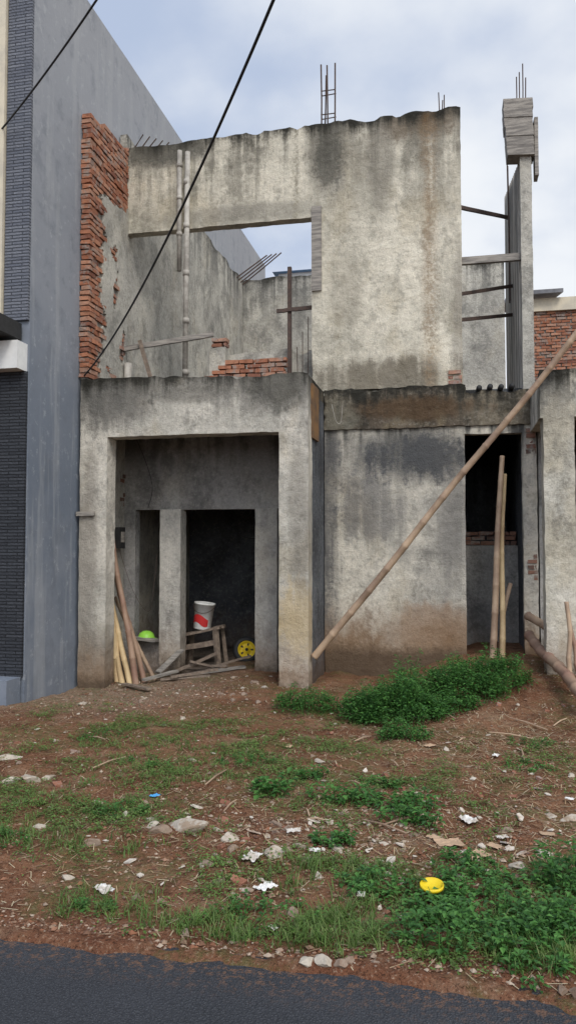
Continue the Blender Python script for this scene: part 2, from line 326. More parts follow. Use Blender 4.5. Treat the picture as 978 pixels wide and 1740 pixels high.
rough_boxes('infill_wall',[(-4.36,-4.2,YB,YB+.15,-.3,2.1)],m_dim,hs)
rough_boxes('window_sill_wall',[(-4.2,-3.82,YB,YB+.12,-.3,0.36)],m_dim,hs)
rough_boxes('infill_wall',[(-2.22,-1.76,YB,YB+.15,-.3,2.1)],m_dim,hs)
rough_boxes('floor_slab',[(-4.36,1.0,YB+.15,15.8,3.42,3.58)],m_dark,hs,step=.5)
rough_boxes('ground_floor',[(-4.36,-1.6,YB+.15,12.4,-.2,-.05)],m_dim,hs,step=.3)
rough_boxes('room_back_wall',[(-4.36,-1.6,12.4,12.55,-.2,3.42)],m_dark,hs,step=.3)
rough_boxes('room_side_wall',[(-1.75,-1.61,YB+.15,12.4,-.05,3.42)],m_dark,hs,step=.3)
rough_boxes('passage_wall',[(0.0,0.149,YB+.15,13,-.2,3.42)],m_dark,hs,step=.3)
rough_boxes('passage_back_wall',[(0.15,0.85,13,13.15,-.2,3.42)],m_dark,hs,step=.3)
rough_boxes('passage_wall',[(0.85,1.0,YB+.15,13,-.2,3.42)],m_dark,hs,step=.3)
sw=rough_boxes('side_wall',[(-4.46,-4.36,8.85,15.8,-.3,3.6),(-4.46,-4.36,9.72,15.8,3.6,7.32)],m_inner,hs,step=.1,top=.06)
rough_boxes('brick_core',[(-4.455,-4.372,8.64,9.72,3.66,6.95,6.95)],m_mortar,sw)
def bm(y,z):
    top=6.98+0.12*nz(y*3,1,1)+(y-8.6)*.12
    if z>top: return False
    if z>6.25+0.35*nz(y*2.2,z*2,4)-(9.4-y)*.5: return True
    return y<8.98+0.20*nz(1,z*1.7,2)+0.12*nz(3,z*6,1) or nz(y*4,z*3,11)>0.38
bricks('exposed_brickwork','y',8.605,9.74,-4.465,-4.343,3.68,7.12,bm,m_brick,sw,3)
V=[];Fc=[];s=.03
for i in range(int(1.1/s)):
    for j in range(int(3.0/s)):
        y=8.66+i*s;z=3.66+j*s
        if not bm(y+s/2,z+s/2) and z<6.9:
            def pj(a,b): return (-4.338+0.006*nz(a*3,b*3),a+.025*nz(a*20,b*20,1),b+.025*nz(a*20,b*20,5))
            o=len(V);V+= [pj(y,z),pj(y+s,z),pj(y+s,z+s),pj(y,z+s)];V+=[(-4.375,v[1],v[2]) for v in V[o:o+4]]
            Fc+=[(o,o+1,o+2,o+3),(o+4,o+5,o+1,o),(o+3,o+2,o+6,o+7),(o+4,o,o+3,o+7),(o+1,o+5,o+6,o+2)]
mk('plaster_skin',V,Fc,m_inner,sw)
bricks('brick_patch','y',9.3,9.74,-4.40,-4.350,2.15,2.75,lambda y,z:nz(y*5,z*4,3)>.05,m_brickd,sw,4)
rough_boxes('back_wall',[(-4.46,1.05,15.8,15.95,3.5,7.36)],m_inner,hs,step=.15,top=.08)
rough_boxes('low_parapet',[(-3.25,-1.75,10.12,10.22,3.58,4.27)],m_inner,hs,top=.06,step=.06)
rough_boxes('parapet_stub',[(-3.22,-3.0,9.92,10.1,3.58,4.32)],m_inner,hs,top=.08,step=.06)
bricks('stub_brickwork','x',-3.20,-2.98,9.93,10.08,4.33,4.44,lambda x,z:True,m_brick,hs,15)
bricks('parapet_brickwork','x',-3.25,-2.12,9.80,9.91,3.60,4.1,lambda x,z:z<4.11-0.05*abs(nz(x*6,2,2))-max(0,-2.9-x)*.55,m_brick,hs,5)
bricks('corner_brickwork','x',-0.05,0.13,9.735,9.80,3.63,3.78,lambda x,z:True,m_brick,hs,6)
bricks('jamb_brickwork','x',0.87,1.0,9.742,9.85,0.5,3.0,lambda x,z:nz(x,z*1.2,8)>0.18,m_brickd,hs,7)
rw=rough_boxes('low_brick_wall',[(0.15,0.85,10.8,10.92,-.1,1.62)],m_dim,hs)
bricks('brick_courses','x',0.16,0.84,10.79,10.93,1.63,1.82,lambda x,z:True,m_brickd,rw,8)
rough_boxes('jamb_board',[(-1.772,-1.64,YB-.03,YB-.004,4.93,6.05)],m_woodg,hs,amp=.004)
cl=rough_boxes('tall_column',[(0.853,0.99,YB,YB+.2,3.53,6.46)],m_inner,hs,step=.06)
V=[];Fc=[]
R=random.Random(3)
for k_ in range(6):
    z=6.45+k_*.12
    v,f=obox((0.862+R.uniform(-.006,.006)-.006*k_,YB+.08+R.uniform(-.008,.008),z+.06),Vector((.160+.003*k_,0,-.012)),Vector((0,.13,0)),Vector((-.004,0,.0585)));addto(V,Fc,v,f)
mk('formwork_cap',V,Fc,m_woodg,cl)
rough_boxes('formwork_board',[(1.03,1.075,YB,YB+.2,6.2,6.93)],m_woodg,cl)
V=[];Fc=[];k_=0;y=YB+.2
while y<12.3:
    zt=6.45+(y-9.95)*.28
    v,f=obox((0.86+(.025 if k_%2 else 0),y+.045,(3.55+zt)/2),Vector((.02,0,0)),Vector((0,.044,0)),Vector((0,0,(zt-3.55)/2)));addto(V,Fc,v,f);y+=.09;k_+=1
mk('ribbed_side_wall',V,Fc,m_rib,hs)
def rebars(name,pts,r=.008,parent=hs,ties=None):
    V=[];Fc=[]
    for a,b in pts: tube([a,Vector(a).lerp(Vector(b),.5)+Vector((R.uniform(-1,1),R.uniform(-1,1),0))*.008,b],r,6,V,Fc)
    if ties:
        for (x0,x1,y0,y1,z) in ties: tube([(x0,y0,z),(x1,y0,z),(x1,y1,z+.01),(x0,y1,z),(x0,y0,z+.005)],r*.7,5,V,Fc)
    return mk(name,V,Fc,m_rust,parent)
rebars('starter_bars',[((-1.645,9.78,7.0),(-1.65,9.78,7.98)),((-1.56,9.78,7.0),(-1.57,9.78,7.96)),((-1.62,9.88,7.0),(-1.60,9.9,7.9)),((-1.47,9.8,7.0),(-1.465,9.8,7.99))],.011,hs,[(-1.65,-1.47,9.78,9.89,z) for z in(7.3,7.62)])
rebars('starter_bars',[((-.12,9.8,7.0),(-.13,9.8,7.42)),((-.07,9.8,7.0),(-.06,9.8,7.38)),((-.09,9.88,7.0),(-.08,9.88,7.36))])
rebars('starter_bars',[((.82+i*.04,9.8+.04*(i%2),7.0),(.83+i*.038,9.8+.04*(i%2),7.5+.08*(i%3))) for i in range(4)])
rebars('starter_bars',[((-4.4,9.8+i*.12,7.0),(-4.18+.05*i,9.85+i*.12,7.36+.03*i)) for i in range(5)],.010)
rebars('starter_bars',[((-4.35,15.2+i*.15,7.2),(-3.75+.08*i,15.4+i*.1,7.7+.05*i)) for i in range(4)],.014)
rebars('starter_bars',[((-2.0+i*.07,9.9,3.6),(-2.0+i*.075,9.9,4.25+.2*(i%3))) for i in range(4)],.006)
rebars('starter_bars',[((.80,10.9+i*.1,5.0),(.79,10.9+i*.1,6.9+.1*i)) for i in range(2)],.010)
V,Fc=tube([(-3.575,9.69,5.32),(-3.58,9.69,6.98)],.033,12);
for z in(5.8,6.3,6.75): tube([(-3.577,9.69,z),(-3.577,9.69,z+.05)],.040,12,V,Fc)
mk('down_pipe',V,Fc,m_pvc,hs,True)
V,Fc=tube([(-3.49,9.70,3.62),(-3.465,9.69,6.95)],.036,12)
for z in(3.9,4.6,5.25,5.9,6.5): tube([(-3.48,9.695,z),(-3.478,9.695,z+.07)],.044,12,V,Fc)
mk('down_pipe',V,Fc,m_pvc,hs,True)
V,Fc=tube([(-4.27,9.62,3.6),(-4.27,9.62,4.08)],.05,12);mk('pipe_stub',V,Fc,m_pvc,hs,True)
for i in range(4):
    V,Fc=tube([(.33+i*.13,9.68,3.56+.01*(i%2)),(.33+i*.13,9.98,3.575)],.035,10);mk('pipe_stub',V,Fc,m_black,hs,True)
def stick(name,a,b,w,h,mat,parent=None,**k):
    a=Vector(a);b=Vector(b);d=(b-a);u=d.normalized();s_=u.cross(Vector((0,0,1)))
    if s_.length<.1: s_=Vector((1,0,0))
    s_.normalize();t_=s_.cross(u)
    V=[];Fc=[];n=7
    for i in range(n):
        p=a.lerp(b,i/(n-1))+Vector((nz(i,a.x,1),nz(i,a.x,2),nz(i,a.x,3)))*.008
        for q in((-1,-1),(1,-1),(1,1),(-1,1)): V.append(p+s_*q[0]*w/2+t_*q[1]*h/2)
    for i in range(n-1):
        for j in range(4): Fc.append((i*4+j,i*4+(j+1)%4,(i+1)*4+(j+1)%4,(i+1)*4+j))
    Fc+=[(3,2,1,0),((n-1)*4,(n-1)*4+1,(n-1)*4+2,(n-1)*4+3)]
    return mk(name,V,Fc,mat,parent,**k)
stick('timber_rail',(-4.36,9.66,4.29),(-3.08,9.66,4.42),.04,.065,m_woodg,None,label='weathered timber rail lying across the upper window opening',cat='timber')
stick('timber_prop',(-4.1,9.6,4.38),(-3.86,9.6,3.62),.03,.05,m_wood,None,label='short timber prop leaning below the window rail',cat='timber')
wc=stick('timber_cross',(-2.12,10.0,3.55),(-2.12,10.0,5.37),.05,.055,m_rust,None,label='dark timber post with crossbar standing in the window opening',cat='timber')
stick('crossbar',(-2.29,9.96,4.77),(-1.74,9.96,4.79),.03,.05,m_rust,wc)
stick('bridging_plank',(.10,9.83,5.21),(.90,9.83,5.21),.06,.09,m_woodg,None,label='thick grey plank bridging the stairwell gap',cat='timber',group='bars bridging the stairwell gap')
for a,b in(((.10,9.86,5.93),(.84,11.5,6.42)),((.10,9.86,4.80),(.85,11.0,5.24)),((.10,9.86,4.47),(.85,11.1,4.86))):
    stick('bridging_bar',a,b,.04,.045,m_rust,None,label='thin dark timber bar bridging the stairwell gap',cat='timber',group='bars bridging the stairwell gap')
stick('ledge_board',(-4.46,8.58,2.0),(-4.22,8.58,2.0),.05,.05,m_woodg,hs)
eb=rough_boxes('meter_box',[(-4.36,-4.27,9.42,9.58,1.58,1.86)],m_black,None,amp=0,step=.5,label='small black electric meter box on the portico side wall',cat='meter box')
rough_boxes('cover',[(-4.27,-4.262,9.45,9.55,1.66,1.80)],m_woodg,eb,amp=0,step=.5)
def wire(name,pts,r,label,mat=m_black,n=24,**k):
    P=[Vector(p) for p in pts];out=[]
    for i in range(len(P)-1):
        p0=P[max(i-1,0)];p1=P[i];p2=P[i+1];p3=P[min(i+2,len(P)-1)]
        for q in range(n):
            t=q/n;out.append(.5*((2*p1)+(p2-p0)*t+(2*p0-5*p1+4*p2-p3)*t*t+(3*p1-p0-3*p2+p3)*t**3))
    out.append(P[-1]);V,Fc=tube(out,r,6);return mk(name,V,Fc,mat,None,True,label=label,cat='cable',**k)
wire('loose_wire',[(-4.33,9.5,1.6),(-4.15,9.6,1.0),(-3.95,9.65,.75),(-3.88,9.66,1.2),(-3.85,9.66,1.5)],.0028,'thin dark wire looping down beside the meter box',m_rust)
wire('loose_wire',[(-4.2,9.3,3.4),(-3.95,9.4,2.8),(-3.9,9.6,2.4),(-4.0,9.7,2.12)],.004,'thin black wire hanging from the portico ceiling')
wire('loose_wire',[(-3.2,10.6,2.0),(-2.9,10.5,1.75),(-2.5,10.4,1.72),(-2.3,10.3,1.8)],.006,'thin black wire drooping inside the dark room')
wire('loose_wire',[(-1.5,9.66,3.42),(-1.44,9.62,3.2),(-1.38,9.62,3.18),(-1.36,9.64,3.4)],.003,'thin wire loop hanging from the slab edge',m_pvc)
def sag(a,b,s,n=14): 
    a=Vector(a);b=Vector(b);return [a.lerp(b,i/n)-Vector((0,0,4*s*(i/n)*(1-i/n))) for i in range(n+1)]
wire('overhead_cable',sag((-4.40,8.62,3.70),(-.94,4.0,4.61),.24)+[(-.2,3.0,5.0),(1.4,0.9,5.9)],.0095,'black service cable sagging down to the balcony corner',n=3)
wire('overhead_cable',sag((-4.9,7.5,6.2),(-2.99,6.0,6.36),.04)+[(-.5,4.04,6.75),(2.6,1.6,7.4)],.010,'black service cable running to the grey house',n=3)
# ---------------------------------------------------------------- grey neighbour
nh=empty('grey_house',(0,0,0),'tall blue grey rendered house with dark stone clad front','house')
rough_boxes('side_wall',[(-4.62,-4.475,7.5,18.2,-.4,8.55)],m_render,nh,step=.5,amp=.004)
rough_boxes('stone_cladding',[(-4.77,-4.48,7.46,7.5,4.06,9.6)],m_clad,nh,step=.5,amp=0)
rough_boxes('slate_cladding',[(-7.5,-4.49,7.46,7.5,.22,3.5)],m_slate,nh,step=.5,amp=0)
rough_boxes('front_wall',[(-9.0,-4.62,7.5,7.65,-.4,9.6)],m_whitewall,nh,step=.5,amp=0)
rough_boxes('back_wall',[(-9.0,-4.62,18.0,18.2,-.4,8.5)],m_whitewall,nh,step=.5,amp=0)
rough_boxes('roof_deck',[(-9.0,-4.63,7.65,18.0,8.2,8.4)],m_render,nh,step=1,amp=0)
rough_boxes('beam',[(-7.5,-4.5,7.30,7.5,3.5,3.80)],m_whitewall,nh,step=.5,amp=0)
rough_boxes('canopy',[(-7.5,-4.55,6.9,7.46,3.84,4.02)],m_black,nh,step=.5,amp=0)
rough_boxes('plinth',[(-7.5,-4.50,7.2,7.46,-.4,.22)],m_render,nh,step=.5,amp=.003)
rough_boxes('window_surround',[(-6.0,-4.78,7.42,7.5,4.06,9.5)],m_cream,nh,step=.5,amp=0)
# ---------------------------------------------------------------- right unit
ru=empty('concrete_shell',(0,0,0),'neighbouring unfinished concrete shell with portico pillar and beam','house')
rough_boxes('beam',[(0.925,4.2,8.6,8.85,2.99,3.50)],m_right,ru,top=.05,amp=.01,step=.06)
rough_boxes('side_beam',[(0.93,1.08,8.85,YB,3.0,3.48)],m_right,ru,top=.04)
rough_boxes('pillar',[(0.955,1.27,8.6,8.85,-.2,2.99)],m_right,ru,amp=.01,step=.06)
rough_boxes('pillar',[(3.8,4.2,8.6,8.85,-.2,2.99)],m_right,ru,amp=.01)
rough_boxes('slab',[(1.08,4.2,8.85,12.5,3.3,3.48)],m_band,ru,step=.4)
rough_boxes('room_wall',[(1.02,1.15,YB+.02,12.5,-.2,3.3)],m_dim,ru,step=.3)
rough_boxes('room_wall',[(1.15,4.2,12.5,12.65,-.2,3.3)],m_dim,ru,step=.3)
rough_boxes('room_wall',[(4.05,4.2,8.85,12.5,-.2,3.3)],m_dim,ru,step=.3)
bh=empty('brick_house',(0,0,0),'distant brick house gable with cream beam and grey roof','house')
rough_boxes('core_wall',[(1.2,6,16.3,16.5,0,6.4)],m_mortar,bh,step=.5)
bricks('brickwork','x',1.2,3.2,16.27,16.31,3.6,6.4,lambda x,z:True,m_brick,bh,9)
rough_boxes('beam',[(1.15,6,16.2,16.5,6.4,6.66)],m_cream,bh,step=.5)
V=[(1.15,16.0,6.7),(2.2,16.0,6.7),(2.0,19,7.2),(1.15,19,7.25),(1.15,16.0,6.78),(2.2,16,6.78),(2.0,19,7.28),(1.15,19,7.33)]
mk('roof',V,[(0,3,2,1),(4,5,6,7),(0,1,5,4),(1,2,6,5),(2,3,7,6),(3,0,4,7)],m_metalroof,bh)
dh=empty('blue_roofed_house',(0,0,0),'distant house with a small blue metal roof','house')
rough_boxes('wall',[(-5.0,-3.0,22,25,0,9.72)],m_whitewall,dh,step=1,amp=0)
V=[(-5.15,21.8,9.72),(-2.9,21.8,9.72),(-2.9,25.2,9.72),(-5.15,25.2,9.72),(-4.8,23.5,10.3),(-3.2,23.5,10.3)]
mk('roof',V,[(0,1,5,4),(1,2,5),(2,3,4,5),(3,0,4),(3,2,1,0)],m_blueroof,dh)
# ---------------------------------------------------------------- bamboo
bamboo('bamboo_pole',(-1.57,8.76,.34),(1.62,8.40,4.28),.042,.032,m_bamboo,'long pale bamboo pole leaning diagonally across the house front',bend=.10)
g='bamboo poles leaning in the doorway'
bamboo('bamboo_pole',(.43,9.35,.2),(.60,9.80,2.72),.042,.030,m_bamboo,'bamboo pole standing in the dark doorway',group=g)
bamboo('bamboo_pole',(.54,9.38,.2),(.63,9.84,2.5),.036,.026,m_bambooy,'bamboo pole standing in the dark doorway',group=g)
bamboo('bamboo_pole',(.50,9.45,.2),(.68,9.85,1.15),.032,.026,m_bamboo,'short bamboo pole standing in the dark doorway',group=g)
g='bamboo poles leaning inside the portico'
for a,b,r,mt,lb in(((-3.84,8.98,-.1),(-4.24,9.05,1.90),.040,m_bambood,'dark brown pole leaning inside the portico'),
  ((-3.93,9.0,-.1),(-4.25,9.02,1.15),.038,m_bambooy,'pale cut bamboo pole leaning inside the portico'),
  ((-4.03,9.0,-.1),(-4.24,9.0,.98),.038,m_bambooy,'pale cut bamboo pole leaning inside the portico'),
  ((-4.10,9.0,-.1),(-4.20,8.98,.90),.036,m_bambooy,'pale cut bamboo pole leaning inside the portico'),
  ((-3.80,9.15,-.1),(-4.28,9.25,1.35),.036,m_bambood,'dark brown pole leaning inside the portico'),
  ((-3.72,9.3,-.1),(-4.30,9.35,.95),.028,m_bamboo,'thin bamboo pole leaning inside the portico')):
    bamboo('bamboo_pole',a,b,r,r*.8,mt,lb,group=g)
g='bamboo poles lying by the concrete pillar'
bamboo('bamboo_pole',(.86,9.50,.56),(1.13,7.25,.25),.055,.055,m_bambood,'brown bamboo pole lying on the soil by the pillar',group=g)
bamboo('bamboo_pole',(.86,9.60,.78),(1.70,8.15,.40),.048,.045,m_bamboo,'bamboo pole lying on the soil by the pillar',group=g)
bamboo('bamboo_pole',(1.12,8.0,.2),(1.10,8.15,1.05),.026,.022,m_bamboo,'thin bamboo stake upright by the pillar',group=g)
bamboo('bamboo_pole',(1.22,8.05,.2),(1.13,8.2,.85),.024,.020,m_bambood,'thin bamboo stake upright by the pillar',group=g)
# ---------------------------------------------------------------- portico contents
tb=empty('work_bench',(0,0,0),'rough low wooden bench in the dark doorway','bench')
for a,b,w,h in(((-3.68,10.12,.38),(-3.12,10.15,.50),.12,.03),((-3.7,10.26,.38),(-3.1,10.29,.5),.12,.03),((-3.66,10.40,.38),(-3.14,10.42,.5),.11,.03)):
    stick('plank',a,b,w,h,m_wood,tb)
stick('lower_plank',(-3.62,10.12,.22),(-3.16,10.12,.30),.04,.07,m_wood,tb)
for a,b in(((-3.18,10.12,.48),(-3.12,10.08,-.05)),((-3.18,10.42,.48),(-3.12,10.45,-.05)),((-3.62,10.12,.38),(-3.66,10.1,-.05)),((-3.62,10.42,.38),(-3.66,10.45,-.05))):
    stick('leg',a,b,.07,.05,m_wood,tb)
def lathe(name,prof,c,mat,parent=None,n=28,tilt=None,smooth=True,**k):
    V=[];Fc=[]
    for r,z in prof:
        for j in range(n):
            t=2*math.pi*j/n;V.append(Vector((r*math.cos(t),r*math.sin(t),z)))
    for i in range(len(prof)-1):
        for j in range(n): Fc.append((i*n+j,i*n+(j+1)%n,(i+1)*n+(j+1)%n,(i+1)*n+j))
    if tilt is not None: V=[tilt@v for v in V]
    c=Vector(c);return mk(name,[v+c for v in V],Fc,mat,parent,smooth,**k)
tl=Matrix.Rotation(.12,3,'Y')
BC=Vector((-3.42,10.26,.465))
bk=lathe('paint_bucket',[(.001,0),(.115,0),(.12,.01),(.138,.34),(.148,.34),(.148,.365),(.136,.365),(.132,.34),(.113,.02),(.001,.02)],BC,m_white,tilt=tl,label='white plastic paint bucket with red label on the bench',cat='bucket')
V=[];Fc=[]
for i in range(15):
    t=math.radians(-150+i*8)
    for z in(.07+.03*math.sin(i*.4),.17+.04*math.sin(i*.3)): 
        r=.119+.0535*z+.003;V.append(tl@Vector((r*math.cos(t),r*math.sin(t),z))+BC)
for i in range(14): Fc.append((i*2,i*2+2,i*2+3,i*2+1))
mk('label_print',V,Fc,m_red,bk)
V,Fc=tube([BC+tl@Vector((.15*math.cos(t),.15*math.sin(t),.33-.10*abs(math.sin(t)))) for t in np.linspace(math.pi,2*math.pi,14)],.004,6)
mk('handle',V,Fc,m_rust,bk)
wm=Matrix.Rotation(.35,3,'Z')@Matrix.Rotation(math.radians(74),3,'X')
wc_=(-2.90,10.70,.13)
wh=empty('barrow_wheel',(0,0,0),'yellow rimmed wheelbarrow wheel with black tyre on the floor','wheel')
sc_=1.12
lathe('tyre',[(a*sc_,b*sc_) for a,b in[(.105,-.03),(.13,-.04),(.165,-.03),(.175,0),(.165,.03),(.13,.045),(.105,.035),(.105,-.03)]],wc_,m_black,wh,tilt=wm)
lathe('rim',[(a*sc_,b*sc_) for a,b in[(.112,.038),(.102,.038),(.094,.014),(.05,.010),(.04,.03),(.022,.034),(.02,.034),(.018,-.03),(.05,-.01),(.1,-.012),(.108,-.03)]],wc_,m_yellow,wh,tilt=wm)
lathe('hub',[(.001,.05),(.022,.05),(.022,-.05),(.001,-.05)],wc_,m_black,wh,tilt=wm,n=12)
for i in range(5):
    t=i*2*math.pi/5;d=Vector((math.cos(t),math.sin(t),0));e_=Vector((-math.sin(t),math.cos(t),0))
    q=[wm@(d*.06+e_*.010+Vector((0,0,.018))),wm@(d*.095+e_*.014+Vector((0,0,.021))),wm@(d*.095-e_*.014+Vector((0,0,.021))),wm@(d*.06-e_*.010+Vector((0,0,.018)))]
    mk('rim_slot',[v+Vector(wc_) for v in q],[(0,1,2,3)],m_black,wh)
lathe('hard_hat',[(.001,.10),(.05,.092),(.09,.065),(.11,.025),(.115,0),(.15,-.008),(.15,-.014),(.11,-.008),(.10,.0)],(-4.05,9.80,.375),m_green,label='lime green plastic helmet on the window sill',cat='helmet')
stick('board_scrap',(-4.2,9.70,.39),(-3.83,9.66,.36),.16,.03,m_woodg,None,label='grey board scrap on the window sill',cat='board')
for i,(a,b,w,h,mt) in enumerate((((-3.6,9.2,-.06),(-3.0,9.35,-.02),.09,.02,m_wood),((-3.3,9.5,-.03),(-2.7,9.9,.02),.07,.03,m_woodg),((-3.55,9.6,-.02),(-3.1,10.0,.18),.05,.03,m_wood),((-3.9,8.75,-.05),(-3.45,8.45,-.04),.07,.02,m_wood),((-3.0,9.9,-.02),(-3.4,9.7,.1),.1,.02,m_wood),((-2.6,9.3,-.03),(-2.2,9.5,-.02),.1,.03,m_card),((-3.5,9.9,0),(-2.9,9.75,.05),.04,.03,m_wood),((-2.4,8.75,-.03),(-2.0,8.7,-.03),.12,.03,m_card),((-3.7,9.35,.0),(-3.5,9.68,.25),.1,.02,m_woodg),((-3.2,9.8,.0),(-2.7,10.2,.12),.05,.02,m_wood),((-3.45,9.15,-.02),(-2.95,9.5,.04),.04,.03,m_wood),((-3.75,9.0,-.04),(-3.5,9.5,0),.06,.03,m_woodg))):
    stick('timber_offcut',a,b,w,h,mt,None,label='short dusty timber offcut on the portico floor',cat='timber',group='timber offcuts on the portico floor')
# ---------------------------------------------------------------- rubble
def rockmesh(name,seed,mat,flat=.6,amp=.35,sub=2):
    bmx=bmesh.new();bmesh.ops.create_icosphere(bmx,subdivisions=3,radius=1);Rr=random.Random(seed)
    planes=[(Vector((Rr.uniform(-1,1),Rr.uniform(-1,1),Rr.uniform(-.5,1))).normalized(),Rr.uniform(.45,.75)) for _ in range(11)]
    for v in bmx.verts:
        for nv,dd in planes:
            d=v.co.dot(nv)
            if d>dd: v.co-=nv*(d-dd)
        v.co*=1+.10*noise.noise(v.co*2.5+Vector((seed,0,0)))+.05*noise.noise(v.co*6)
        v.co=Vector((v.co.x*1.5,v.co.y*1.05,v.co.z*flat*1.2))
    me=bpy.data.meshes.new(name);bmx.to_mesh(me);bmx.free();me.materials.append(mat);return me
rms=[rockmesh('rock',i,m_rock) for i in range(8)]
m_rubble=island('concrete_lump',[(0.50,0.45,0.37),(0.38,0.33,0.27),(0.56,0.49,0.39)],bscale=30,bump=.9,smear=(.24,.16,.10)).m
rms2=[rockmesh('rubble',i+20,m_rubble,.5) for i in range(6)]
def place(name,me,x,y,s,rz,lift,label,cat,group,tx=0,ty=0,sq=(1,1,1)):
    o=bpy.data.objects.new(name,me);o.location=(x,y,Hd(x,y)+lift);o.scale=(s*sq[0],s*sq[1],s*sq[2]);o.rotation_euler=(tx,ty,rz)
    link(o,None,label,cat,group);return o
def rk(x,y,s,sq=(1,1,1),kind=None):
    kind=kind or random.choice('ab')
    me=random.choice(rms if kind=='a' else rms2)
    place('rock',me,x,y,s,random.uniform(0,6.3),s*.12,'dusty pale stone half buried in the soil' if kind=='a' else 'lump of broken concrete rubble on the soil','rock','rubble stones on the lot',random.uniform(-.3,.3),random.uniform(-.3,.3),sq)
for q in((-1.51,4.22,.12,(1.5,.8,1),'b'),(-1.62,4.12,.07),(-.91,3.95,.065,(1,1,1),'b'),(-.82,4.1,.05),(-3.3,5.3,.09,(1.3,1,.7),'b'),(-2.84,4.86,.09,(1,1,1),'b'),(-2.75,4.95,.06),(-2.95,4.8,.08,(1,1,1),'b'),(-1.2,4.12,.06),(-1.15,3.98,.05),(-.5,2.98,.05),(-.43,2.97,.035),(-.56,2.96,.035),(-.40,3.0,.03),(.42,2.98,.05),(.5,3.0,.045),(.37,2.99,.03),(-1.0,5.75,.06,(1.5,1,.5),'b'),(-2.2,4.55,.05),(.3,4.1,.06),(.45,4.3,.06),(.65,4.9,.07,(1,1,1),'b'),(.55,4.95,.05),(-1.9,3.9,.05),(-1.1,3.1,.035),(-1.3,3.35,.03),(-3.7,7.3,.07,(1,1,1),'b'),(-3.2,7.6,.05),(-2.1,8.5,.06),(-.9,3.2,.03)):
    rk(q[0],q[1],q[2]*.75,*(q[3:] if len(q)>3 else ()))
for i in range(150):
    t=random.random()
    if t<.42: x,y=random.gauss(-.5,.8),random.gauss(4.2,.38)
    elif t<.82: x,y=random.uniform(-3.6,1.5),random.uniform(3.2,7.8)
    else: x,y=random.uniform(0,1.6),random.gauss(4.7,.5)
    if y<3.1: y=3.2
    rk(x,y,random.choice((.012,.016,.02,.026,.034)))
for i in range(30): rk(random.uniform(-4.2,-1.8),random.uniform(7.6,9.5),random.choice((.02,.03,.04)))
def chunk(seed):
    Rr=random.Random(seed);v,f=obox((0,0,0),Vector((1,0,0)),Vector((0,.6,0)),Vector((0,0,.38)))
    v=[p+Vector((Rr.uniform(-.25,.25),Rr.uniform(-.2,.2),Rr.uniform(-.1,.1))) for p in v]
    me=bpy.data.meshes.new('brick_fragment');me.from_pydata([tuple(p) for p in v],[],f);me.materials.append(m_brick);return me
cms=[chunk(i) for i in range(5)]
for i in range(56):
    x,y=(random.gauss(.2,.8),random.gauss(4.6,.9)) if i<36 else (random.uniform(-3.5,1.2),random.uniform(3.3,8))
    if y<3.1: y=3.3
    place('brick_fragment',random.choice(cms),x,y,random.choice((.016,.024,.032)),random.uniform(0,6),.006,'broken red brick fragment lying on the soil','brick','brick fragments on the lot',random.uniform(-.4,.4),random.uniform(-.4,.4))
def shard(seed,mat):
    Rr=random.Random(seed);n=Rr.choice((4,5,5,6));V=[];th=.10
    an=[(i+Rr.uniform(-.3,.3))*6.283/n for i in range(n)]
    P=[(math.cos(a)*Rr.uniform(.55,1.15)*1.2,math.sin(a)*Rr.uniform(.5,1.0)*.8) for a in an]
    V=[(x,y,-th) for x,y in P]+[(x*.97,y*.97,th) for x,y in P]
    F_=[tuple(reversed(range(n))),tuple(range(n,2*n))]+[(i,(i+1)%n,n+(i+1)%n,n+i) for i in range(n)]
    me=bpy.data.meshes.new('shard');me.from_pydata(V,[],F_);me.materials.append(mat);return me
shs=[shard(i,m_tile) for i in range(10)]
for i in range(120):
    t=random.random()
    if t<.45: x,y=random.gauss(-.35,.8),random.gauss(4.15,.45)
    elif t<.65: x,y=random.gauss(.5,.5),random.gauss(4.6,.6)
    else: x,y=random.uniform(-3.6,1.2),random.uniform(3.3,7.5)
    if y<3.1: y=3.4
    place('tile_shard',random.choice(shs),x,y,random.choice((.014,.018,.024,.03,.038)),random.uniform(0,6),.010,'flat broken tile or plaster shard on the soil','tile shard','tile shards on the lot',random.uniform(-.35,.35),random.uniform(-.35,.35))
def crumple(seed,mat,amp=.3,n=11):
    V=[];Fc=[]
    for j in range(n):
        for i in range(n):
            x=i/(n-1)*2-1;y=j/(n-1)*2-1;a_=math.atan2(y,x);r=1-.22*max(abs(x),abs(y))**2*(1+nz(math.cos(a_)*2+seed,math.sin(a_)*2,seed))
            f=1-2*abs(((x*1.3+y*.8+seed*.37)*1.1)%1-.5)
            V.append((x*r+.1*nz(x*2,y*2,seed),y*.7*r+.1*nz(x*2,y*2,seed+5),amp*(.5*f+abs(nz(x*1.6+seed,y*1.6,2)))*.9))
    Fc=[(j*n+i,j*n+i+1,(j+1)*n+i+1,(j+1)*n+i) for j in range(n-1) for i in range(n-1)]
    me=bpy.data.meshes.new('litter');me.from_pydata(V,[],Fc);me.materials.append(mat);return me
pw=[crumple(i,m_paper,.28) for i in range(5)];pc=[crumple(i+9,m_card,.10) for i in range(3)];pb=crumple(30,m_blue,.3)
for x,y,s in((-1.01,3.85,.08),(-.87,3.56,.07),(-1.59,3.37,.07),(.07,4.71,.085),(-.88,4.26,.06),(-.42,3.53,.04),(-.72,4.02,.045),(.25,4.5,.05),(-.75,3.2,.03),(.3,6.1,.05),(.7,5.2,.04)):
    place('crumpled_paper',random.choice(pw),x,y,s*.85,random.uniform(0,6),.02,'crumpled dirty white paper scrap on the soil','litter','paper scraps on the lot')
